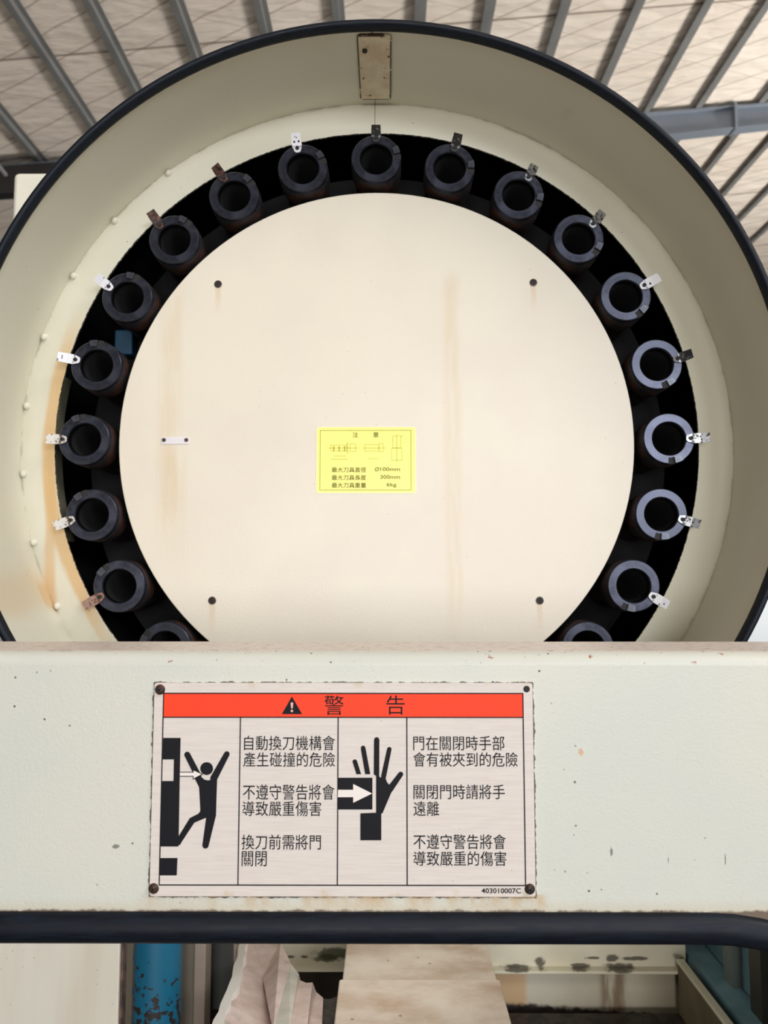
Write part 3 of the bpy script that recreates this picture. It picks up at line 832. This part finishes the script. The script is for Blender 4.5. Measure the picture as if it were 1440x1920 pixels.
for s, r_ in (('門在關閉時手部', (775, 1379.8, 945.7, 1406.8)), ('會有被夾到的危險', (775, 1410.6, 970.7, 1437.5)), ('關閉門時請將手', (775.5, 1471, 946.5, 1498.5)),
              ('遠離', (775.5, 1502.3, 823.4, 1529.8)), ('不遵守警告將會', (775.5, 1564.5, 948.3, 1592.3)), ('導致嚴重的傷害', (775.5, 1596.2, 949.2, 1623.6))):
    mb = MB(); put_text(mb, s, r_, Y2); mb.build('text_line', M['ink'], ws, smooth=0)
mb = MB(); put_text(mb, '403010007C', (903, 1665.5, 976.8, 1675), Y2, .012); mb.build('serial_lettering', M['ink'], ws, smooth=0)
# warning triangle
mb = MB()
def poly_px(mb, pts, Y): mb.add([at(x, y, Y) for x, y in pts], [tuple(range(len(pts)))])
poly_px(mb, [(528.5, 1339), (547.3, 1306), (566.5, 1339)], Y2)
tri = mb.build('warning_triangle', M['ink'], ws, smooth=0)
mb = MB(); poly_px(mb, [(544.6, 1318), (547.3, 1316.5), (550, 1318), (548.8, 1328.5), (545.9, 1328.5)], Y3)
poly_px(mb, [(547.3+2.4*math.cos(R(30*k)), 1333+2.4*math.sin(R(30*k))) for k in range(12)], Y3)
mb.build('exclamation_mark', M['redwhite'], tri, smooth=0)
# pictogram: struck person (coordinates in a 3.6x enlarged view of the plate)
def A1(x, y): return 260+x/3.6, 1240+y/3.6
def A2(x, y): return 620+x/3.6, 1240+y/3.6
def caps(p, q, r, r2=None, ns=8):
    r2 = r if r2 is None else r2
    (x0, y0), (x1, y1) = p, q; a = math.atan2(y1-y0, x1-x0); out = []
    for k in range(ns+1):
        b = a+math.pi/2+math.pi*k/ns; out.append((x0+r*math.cos(b), y0+r*math.sin(b)))
    for k in range(ns+1):
        b = a-math.pi/2+math.pi*k/ns; out.append((x1+r2*math.cos(b), y1+r2*math.sin(b)))
    return out
_k = [0]
def draw(mb, f, pts, Y):
    _k[0] = (_k[0]+1) % 8
    poly_px(mb, [f(*p) for p in pts], Y-.000015*_k[0])
mb = MB()
for pts in ([(166, 517), (283, 517), (280, 662), (162, 662)], [(238, 660), (280, 660), (277, 810), (235, 810)], [(157, 808), (277, 808), (271, 1160), (268, 1250), (147, 1250)], [(145, 1328), (262, 1328), (257, 1445), (142, 1445)]):
    draw(mb, A1, pts, Y2)
mb.build('machine_pictogram', M['ink'], ws, smooth=0)
mb = MB()
draw(mb, A1, caps((459, 724), (459.1, 724), 43, 43, 16), Y2)
draw(mb, A1, caps((328, 630), (402, 775), 20, 22), Y2)
draw(mb, A1, caps((595, 626), (507, 790), 19, 24), Y2)
draw(mb, A1, [(378, 790), (402, 757), (420, 778), (445, 799), (470, 804), (488, 799), (500, 780), (530, 800), (526, 900), (522, 1045), (458, 1052), (415, 1022), (416, 990), (408, 850)], Y2)
draw(mb, A1, [(418, 1012), (458, 1052), (455, 1056), (374, 1090), (345, 1058), (400, 1030)], Y2)
draw(mb, A1, [(345, 1058), (378, 1086), (286, 1226), (280, 1240), (266, 1240), (264, 1190)], Y2)
draw(mb, A1, [(457, 1045), (522, 1040), (472, 1246), (430, 1240)], Y2)
draw(mb, A1, caps((451, 1242), (451.2, 1243), 21, 21, 10), Y2)
mb.build('person_pictogram', M['ink'], ws, smooth=0)
mb = MB(); draw(mb, A1, [(276, 746), (366, 746), (366, 729), (436, 762), (366, 799), (366, 778), (276, 778)], Y3)
ar = mb.build('impact_arrow', M['ink'], ws, smooth=0)
mb = MB(); draw(mb, A1, [(278, 751), (371, 751), (371, 737), (424, 762), (371, 790), (371, 773), (278, 773)], Y3-.0002)
mb.build('arrow_fill', M['signwhite'], ar, smooth=0)
# pictogram: crushed hand
mb = MB()
draw(mb, A2, [(50, 786), (282, 786), (282, 1000), (47, 1000)], Y2)
mb.build('block_pictogram', M['ink'], ws, smooth=0)
mb = MB(); draw(mb, A2, [(50, 867), (152, 867), (152, 828), (280, 892), (152, 955), (152, 917), (48, 917)], Y3)
mb.build('block_arrow', M['signwhite'], ws, smooth=0)
mb = MB()
def flat(p, q, r):     # finger with a round tip and a flat foot
    pts = caps(p, q, r)
    return pts[:9] + [pts[9], pts[-1]]
draw(mb, A2, [(147, 675), (152, 666), (162, 661), (172, 664), (178, 672), (206, 762), (174, 762)], Y2)
draw(mb, A2, [(203, 586), (208, 574), (219, 568), (230, 573), (235, 584), (268, 762), (233, 762)], Y2)
draw(mb, A2, [(293, 530), (298, 517), (311, 511), (324, 517), (329, 530), (328, 790), (291, 762)], Y2)
draw(mb, A2, caps((396, 593), (358, 775), 15, 17), Y2)
draw(mb, A2, caps((473, 762), (395, 870), 17, 22), Y2)
draw(mb, A2, [(307, 768), (328, 776), (336, 785), (345, 780), (374, 775), (372, 792), (380, 815), (394, 832), (410, 835), (425, 840), (412, 880), (380, 955), (352, 1022), (342, 1030), (342, 1208), (201, 1208), (201, 1026), (307, 1022)], Y2)
mb.build('hand_pictogram', M['ink'], ws, smooth=0)
# fixing screws and the empty hole
for (px, py) in ((300, 1293), (288, 1666), (993.5, 1667)):
    q = at(px, py, YS)
    mb = MB().lathe_y([(.0001, -.0030), (.0022, -.0027), (.0040, -.0016), (.0048, 0.0)], (q.x, YS, q.z), 20)
    s_ = mb.build('screw', M['screw'], ws, smooth=50)
    a = random.uniform(20, 70); d = Vector((math.cos(R(a)), 0, math.sin(R(a))))*.0034; e = Vector((-d.z, 0, d.x))*.17
    up = Vector((0, -.0031, 0))
    mb = MB().prism_dir([q+up+d+e, q+up-d+e, q+up-d-e, q+up+d-e], (0, .0012, 0))
    mb.prism_dir([q+up+e*6+d*.17, q+up-e*6+d*.17, q+up-e*6-d*.17, q+up+e*6-d*.17], (0, .0012, 0))
    mb.build('cross_slot', M['hole'], s_, smooth=0)
q = at(987.3, 1292, YS)
MB().cyl(q+Vector((0, -.0002, 0)), q+Vector((0, .001, 0)), .0030, 20).build('screw_hole', M['hole'], ws, smooth=0)

# ================================================================== inside the machine, seen under the panel
# left: cream guard sheet
q = at(222, 1850, 1.15)
gm = NT('guard_paint')
colg = gm.mix(gm.rng(gm.noise(gm.scale(gm.P, (1, 1, .12)), 14, 3), .35, .65), lin(226, 220, 204), lin(216, 204, 184))
colg = gm.mix(mul(gm, specks(gm, 130, .16, .13), gm.rng(gm.noise(gm.P, 12, 2), .44, .54), .7), colg, lin(120, 100, 80))
mg = gm.set(colg, .5)
o = MB().box((-.72, 1.15, 0), (q.x, 1.17, H-.36)).build('guard_sheet', mg, bevel=.002, loc=(-.56, 1.16, 0))
tag(o, 'upright cream guard sheet at lower left under the rubber edge', 'guard sheet')
q2 = at(235.5, 1850, 1.17)
o = MB().box((q.x+.0005, 1.156, 0), (q2.x, 1.172, H-.36)).build('rusted_edge_bar', mat_rusty('flaking_rust', lin(104, 78, 66), lin(70, 52, 46), .5, 60), loc=(q.x, 1.16, 0))
tag(o, 'narrow rusted steel bar between cream sheet and blue pipe', 'bar')
# blue pipe
pa, pc = at(240, 1850, 1.20), at(331, 1850, 1.20); pr = (pc.x-pa.x)/2
o = MB().cyl(((pa.x+pc.x)/2, 1.225, 0), ((pa.x+pc.x)/2, 1.225, H-.36), pr, 40).build('blue_pipe', mat_bluepipe(), loc=((pa.x+pc.x)/2, 1.225, 0))
tag(o, 'upright blue painted pipe with chipped paint at lower left', 'pipe')
# grey guide rail
r0, r1, r2 = at(333, 1850, 1.27), at(366, 1850, 1.27), at(385, 1850, 1.26)
gr = thing('guide_rail', (r0.x, 1.28, 0), 'brown grey upright guide rail beside the blue pipe', 'guide rail')
MB().box((r0.x, 1.27, 0), (r1.x-.001, 1.33, H-.36)).build('rail_body', plain('dull_grey_steel', lin(112, 102, 88), .5, .2, .12, 8), gr)
MB().box((r1.x, 1.258, 0), (r2.x, 1.30, H-.36)).build('rail_edge', plain('pale_grey_steel', lin(134, 120, 108), .45, .2, .12, 8), gr, bevel=.002)
# dark bracket
d0, d1 = at(389, 1892, 1.33), at(436, 1800, 1.33)
o = MB().box((d0.x, 1.33, d0.z), (d1.x, 1.342, H-.36)).build('dark_bracket', plain('dark_green_paint', lin(30, 32, 27), .5, 0, .15, 10), loc=(d0.x, 1.335, d0.z))
tag(o, 'dark green black bracket hanging left of the pink casting', 'bracket')
# pink rough casting with a valley
pk = NT('pink_casting')
f = pk.noise(pk.P, 30, 4, .6)
colp = pk.mix(pk.rng(f, .32, .68), lin(212, 192, 185), lin(192, 170, 160))
colp = pk.mix(mul(pk, pk.rng(pk.noise(pk.P, 12, 3), .55, .7), .6), colp, lin(140, 132, 122))
pk.bump(f, .002, .5); pk.set(colp, .6)
P_ = at
cst = thing('machine_casting', (-.2, 1.3, 0), 'pinkish rough machine casting with a valley and stepped ridges', 'casting')
mb = MB()
def slab(pts, drop=.12): mb.prism_dir(pts, (0, 0, -drop))
lf = [P_(436, 1765, 1.46), P_(474, 1765, 1.46), P_(492, 1832, 1.36), P_(517, 1932, 1.20), P_(399, 1932, 1.13), P_(424, 1880, 1.20), P_(437, 1836, 1.29)]
for tri in ((0, 1, 2, 6), (6, 2, 3, 5), (5, 3, 4)): slab([lf[i] for i in tri])
mb.build('valley_slope', pk.m, cst, smooth=0)
mb = MB(); slab([P_(474, 1765, 1.46), P_(526, 1765, 1.44), P_(545, 1806, 1.36), P_(512, 1934, 1.12), P_(517, 1932, 1.20), P_(492, 1832, 1.36)])
mb.build('valley_wall', pk.m, cst, smooth=0)
mb = MB(); slab([P_(545, 1806, 1.36), P_(560, 1826, 1.33), P_(542, 1934, 1.11), P_(512, 1934, 1.12)])
mb.build('grey_step', plain('grey_step_steel', lin(190, 186, 176), .5, .1, .12, 20), cst, smooth=0)
mb = MB(); slab([P_(560, 1824, 1.34), P_(563, 1838, 1.325), P_(574, 1843, 1.31), P_(586, 1842, 1.31), P_(575, 1934, 1.10), P_(542, 1934, 1.11)])
mb.build('pink_ridge', pk.m, cst, smooth=0)
mb = MB(); slab([P_(586, 1842, 1.33), P_(593, 1860, 1.31), P_(606, 1871, 1.28), P_(603, 1934, 1.14), P_(575, 1934, 1.14)])
mb.build('lower_ridge', pk.m, cst, smooth=0)
mb = MB(); slab([P_(606, 1873, 1.30), P_(620, 1873, 1.30), P_(632, 1868, 1.30), P_(628, 1934, 1.16), P_(603, 1934, 1.16)], .05)
mb.build('gritty_gap', mat_rusty('black_grit', lin(60, 50, 48), lin(28, 24, 24), .5, 80), cst, smooth=0)
mb = MB()   # pale chipped edge along the left side of the casting
e0, e1, e2 = P_(458, 1766, 1.455), P_(445, 1836, 1.278), P_(407, 1932, 1.128)
rnd = random.Random(3); prev = None
for k in range(15):
    t = k/14
    e = e0.lerp(e1, t*2) if t < .5 else e1.lerp(e2, t*2-1)
    cur = (e+Vector((-.006-.004*rnd.random(), 0, .004)), e+Vector((.003+.006*rnd.random(), 0, .005)))
    if prev: mb.prism_dir([prev[0], prev[1], cur[1], cur[0]], (0, 0, -.03))
    prev = cur
mb.build('chipped_edge', mat_rusty('pale_chipped_paint', lin(236, 230, 222), lin(160, 140, 126), .68, 40), cst, smooth=0)
MB().box((-.22, 1.14, 0), (-.10, 1.40, H-.83)).build('casting_foot', pk.m, cst, smooth=0)
# way cover
zc = H-.62
wl, wr_ = at(650, 1775, 1.347).x-.001, at(915, 1775, 1.347).x
ys = at(780, 1846, 1).y*(.62/(-ray(780, 1846)[1]))
wc = thing('way_cover', ((wl+wr_)/2, 1.2, 0), 'stained steel way cover with a step, in the middle below the rubber', 'way cover')
MB().box((wl, ys-.02, zc-.012), (wr_, 1.48, zc)).build('rear_plate', M['cover'], wc, bevel=.003)
MB().box((wl-.004, .95, zc+.002), (wr_+.002, ys, zc+.008)).build('front_plate', M['cover'], wc, bevel=.003)
MB().box((wl+.01, .96, 0), (wr_-.01, 1.46, zc-.02)).build('cover_support', M['black'], wc)
MB().box((wl-.004, .95, zc-.2), (wl+.002, ys, zc+.002)).build('side_skirt', M['cover'], wc)
# back guard: upper sheet with a folded lip, recessed lower wall
YB = 1.49; zl_ = H-.72
bg = thing('rear_guard', (0, YB, 0), 'cream rear guard with a ledge and oily stains behind the way cover', 'rear guard')
def mat_upper():
    n = NT('oily_upper_paint'); xyz = n.sep(n.P)
    col = n.mix(n.rng(n.noise(n.P, 10, 3), .35, .65), lin(214, 208, 186), lin(204, 196, 172))
    for (px, py, w, h) in ((1012, 1803, .012, .010), (968, 1811, .030, .004), (1085, 1810, .022, .004), (1160, 1811, .034, .006), (1148, 1796, .013, .008), (1190, 1797, .026, .004), (1110, 1796, .016, .003), (1278, 1803, .008, .008), (612, 1797, .034, .008), (630, 1788, .05, .012), (545, 1794, .008, .003), (572, 1794, .008, .003)):
        q = at(px, py, 1.49)
        ex = n.math('DIVIDE', n.math('SUBTRACT', xyz[0], q.x), w); ez = n.math('DIVIDE', n.math('SUBTRACT', xyz[2], q.z), h)
        rr = n.math('ADD', n.math('MULTIPLY', ex, ex), n.math('MULTIPLY', ez, ez))
        rr = n.math('ADD', rr, n.math('MULTIPLY', n.math('SUBTRACT', n.noise(n.P, 70, 3), .5), 2.4))
        col = n.mix(mul(n, n.rng(rr, 1.1, 0.2), .85), col, lin(52, 42, 30) if px > 640 or px < 580 else lin(58, 62, 36))
    return n.set(col, .5)
def mat_lower():
    n = NT('stained_shaded_lower_paint'); xyz = n.sep(n.P); x = n.math('ADD', xyz[0], n.math('MULTIPLY', n.math('SUBTRACT', n.noise(n.P, 12, 2), .5), .012))
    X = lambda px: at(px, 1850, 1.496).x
    col = n.mix(n.rng(n.noise(n.P, 9, 3), .35, .65), lin(202, 196, 178), lin(190, 182, 160))
    col = n.mix(mul(n, n.rng(x, X(992), X(980)), .85), col, lin(204, 166, 120))
    col = n.mix(mul(n, n.rng(x, X(1180), X(1260)), .55), col, lin(112, 100, 70))  # olive film on the right end, shade painted in with the stain
    col = n.mix(mul(n, n.band(x, X(1152), .016, .018), n.rng(n.noise(n.scale(n.P, (4, 4, .5)), 16, 3), .3, .6), .8), col, lin(112, 80, 50))
    col = n.mix(n.rng(x, X(660), X(645)), col, lin(60, 48, 36))  # hollow's shade painted onto the wall's left end too
    zz = n.math('ADD', xyz[2], n.math('MULTIPLY', n.math('SUBTRACT', n.noise(n.P, 60, 4), .5), .018))
    zz = n.math('ADD', zz, n.math('MULTIPLY', n.math('SUBTRACT', xyz[0], X(960)), .07))
    z0 = at(960, 1881, 1.496).z
    col = n.mix(n.rng(zz, z0+.004, z0-.004), col, n.mix(n.rng(n.noise(n.scale(n.P, (1, 1, 3)), 50, 4), .35, .65), lin(58, 46, 40), lin(34, 28, 24)))
    return n.set(col, .55)
mu = mat_upper()
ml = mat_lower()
MB().box((-.33, YB, zl_), (.552, YB+.02, H-.42)).build('upper_sheet', mu, bg)
MB().box((-.33, YB-.018, zl_-.006), (.552, YB+.02, zl_)).build('folded_lip', mu, bg, bevel=.002)
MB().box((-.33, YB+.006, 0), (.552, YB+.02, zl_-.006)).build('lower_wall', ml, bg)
# dark sheet painting in the shade between casting and way cover
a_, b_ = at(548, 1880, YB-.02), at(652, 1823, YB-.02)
MB().box((a_.x, YB-.021, a_.z-.05), (b_.x, YB-.019, b_.z)).build('hollow_shade', plain('hollow_shade_brown', lin(44, 36, 28), .6, 0, .3, 20), bg)
# chip tray with sludge
ye = YB-.02
tr = thing('chip_tray', (.3, 1.25, 0), 'shallow cream chip tray with dark sludge, right of the way cover', 'chip tray')
MB().box((.19, .9, H-.83), (.53, ye, H-.792)).build('tray_floor', mat_rusty('dark_sludge', lin(58, 48, 42), lin(30, 25, 22), .5, 40), tr)
MB().box((.530, .9, H-.85), (.536, ye, H-.70)).build('side_wall', plain('dark_olive', lin(104, 96, 72), .6, 0, .2, 12), tr)  # side wall in a darker olive than the rim
MB().box((.526, .9, H-.702), (.541, ye, H-.696)).build('rim', mu, tr, bevel=.002)
MB().box((.20, .9, 0), (.52, 1.4, H-.83)).build('tray_stand', M['black'], tr)
# teal side guard at the right
bl = plain('faded_teal_paint', lin(112, 146, 158), .5, 0, .2, 14)
sg = thing('side_guard', (.6, 1.2, 0), 'faded teal side guard with upright ribs at lower right', 'side guard')
MB().box((.558, .9, H-.72), (.603, 1.60, H-.70)).build('sill', bl, sg)
MB().box((.606, .9, 0), (.620, 1.60, H-.40)).build('side_sheet', bl, sg)
MB().box((.588, 1.375, H-.70), (.606, 1.41, H-.40)).build('rib', plain('grey_green_post', lin(112, 122, 118), .5), sg)
MB().box((.588, 1.27, H-.70), (.606, 1.31, H-.40)).build('rib', plain('dark_brown_post', lin(50, 48, 40), .5), sg)
MB().box((.556, .9, 0), (.600, 1.60, H-.74)).build('guard_base', M['black'], sg)
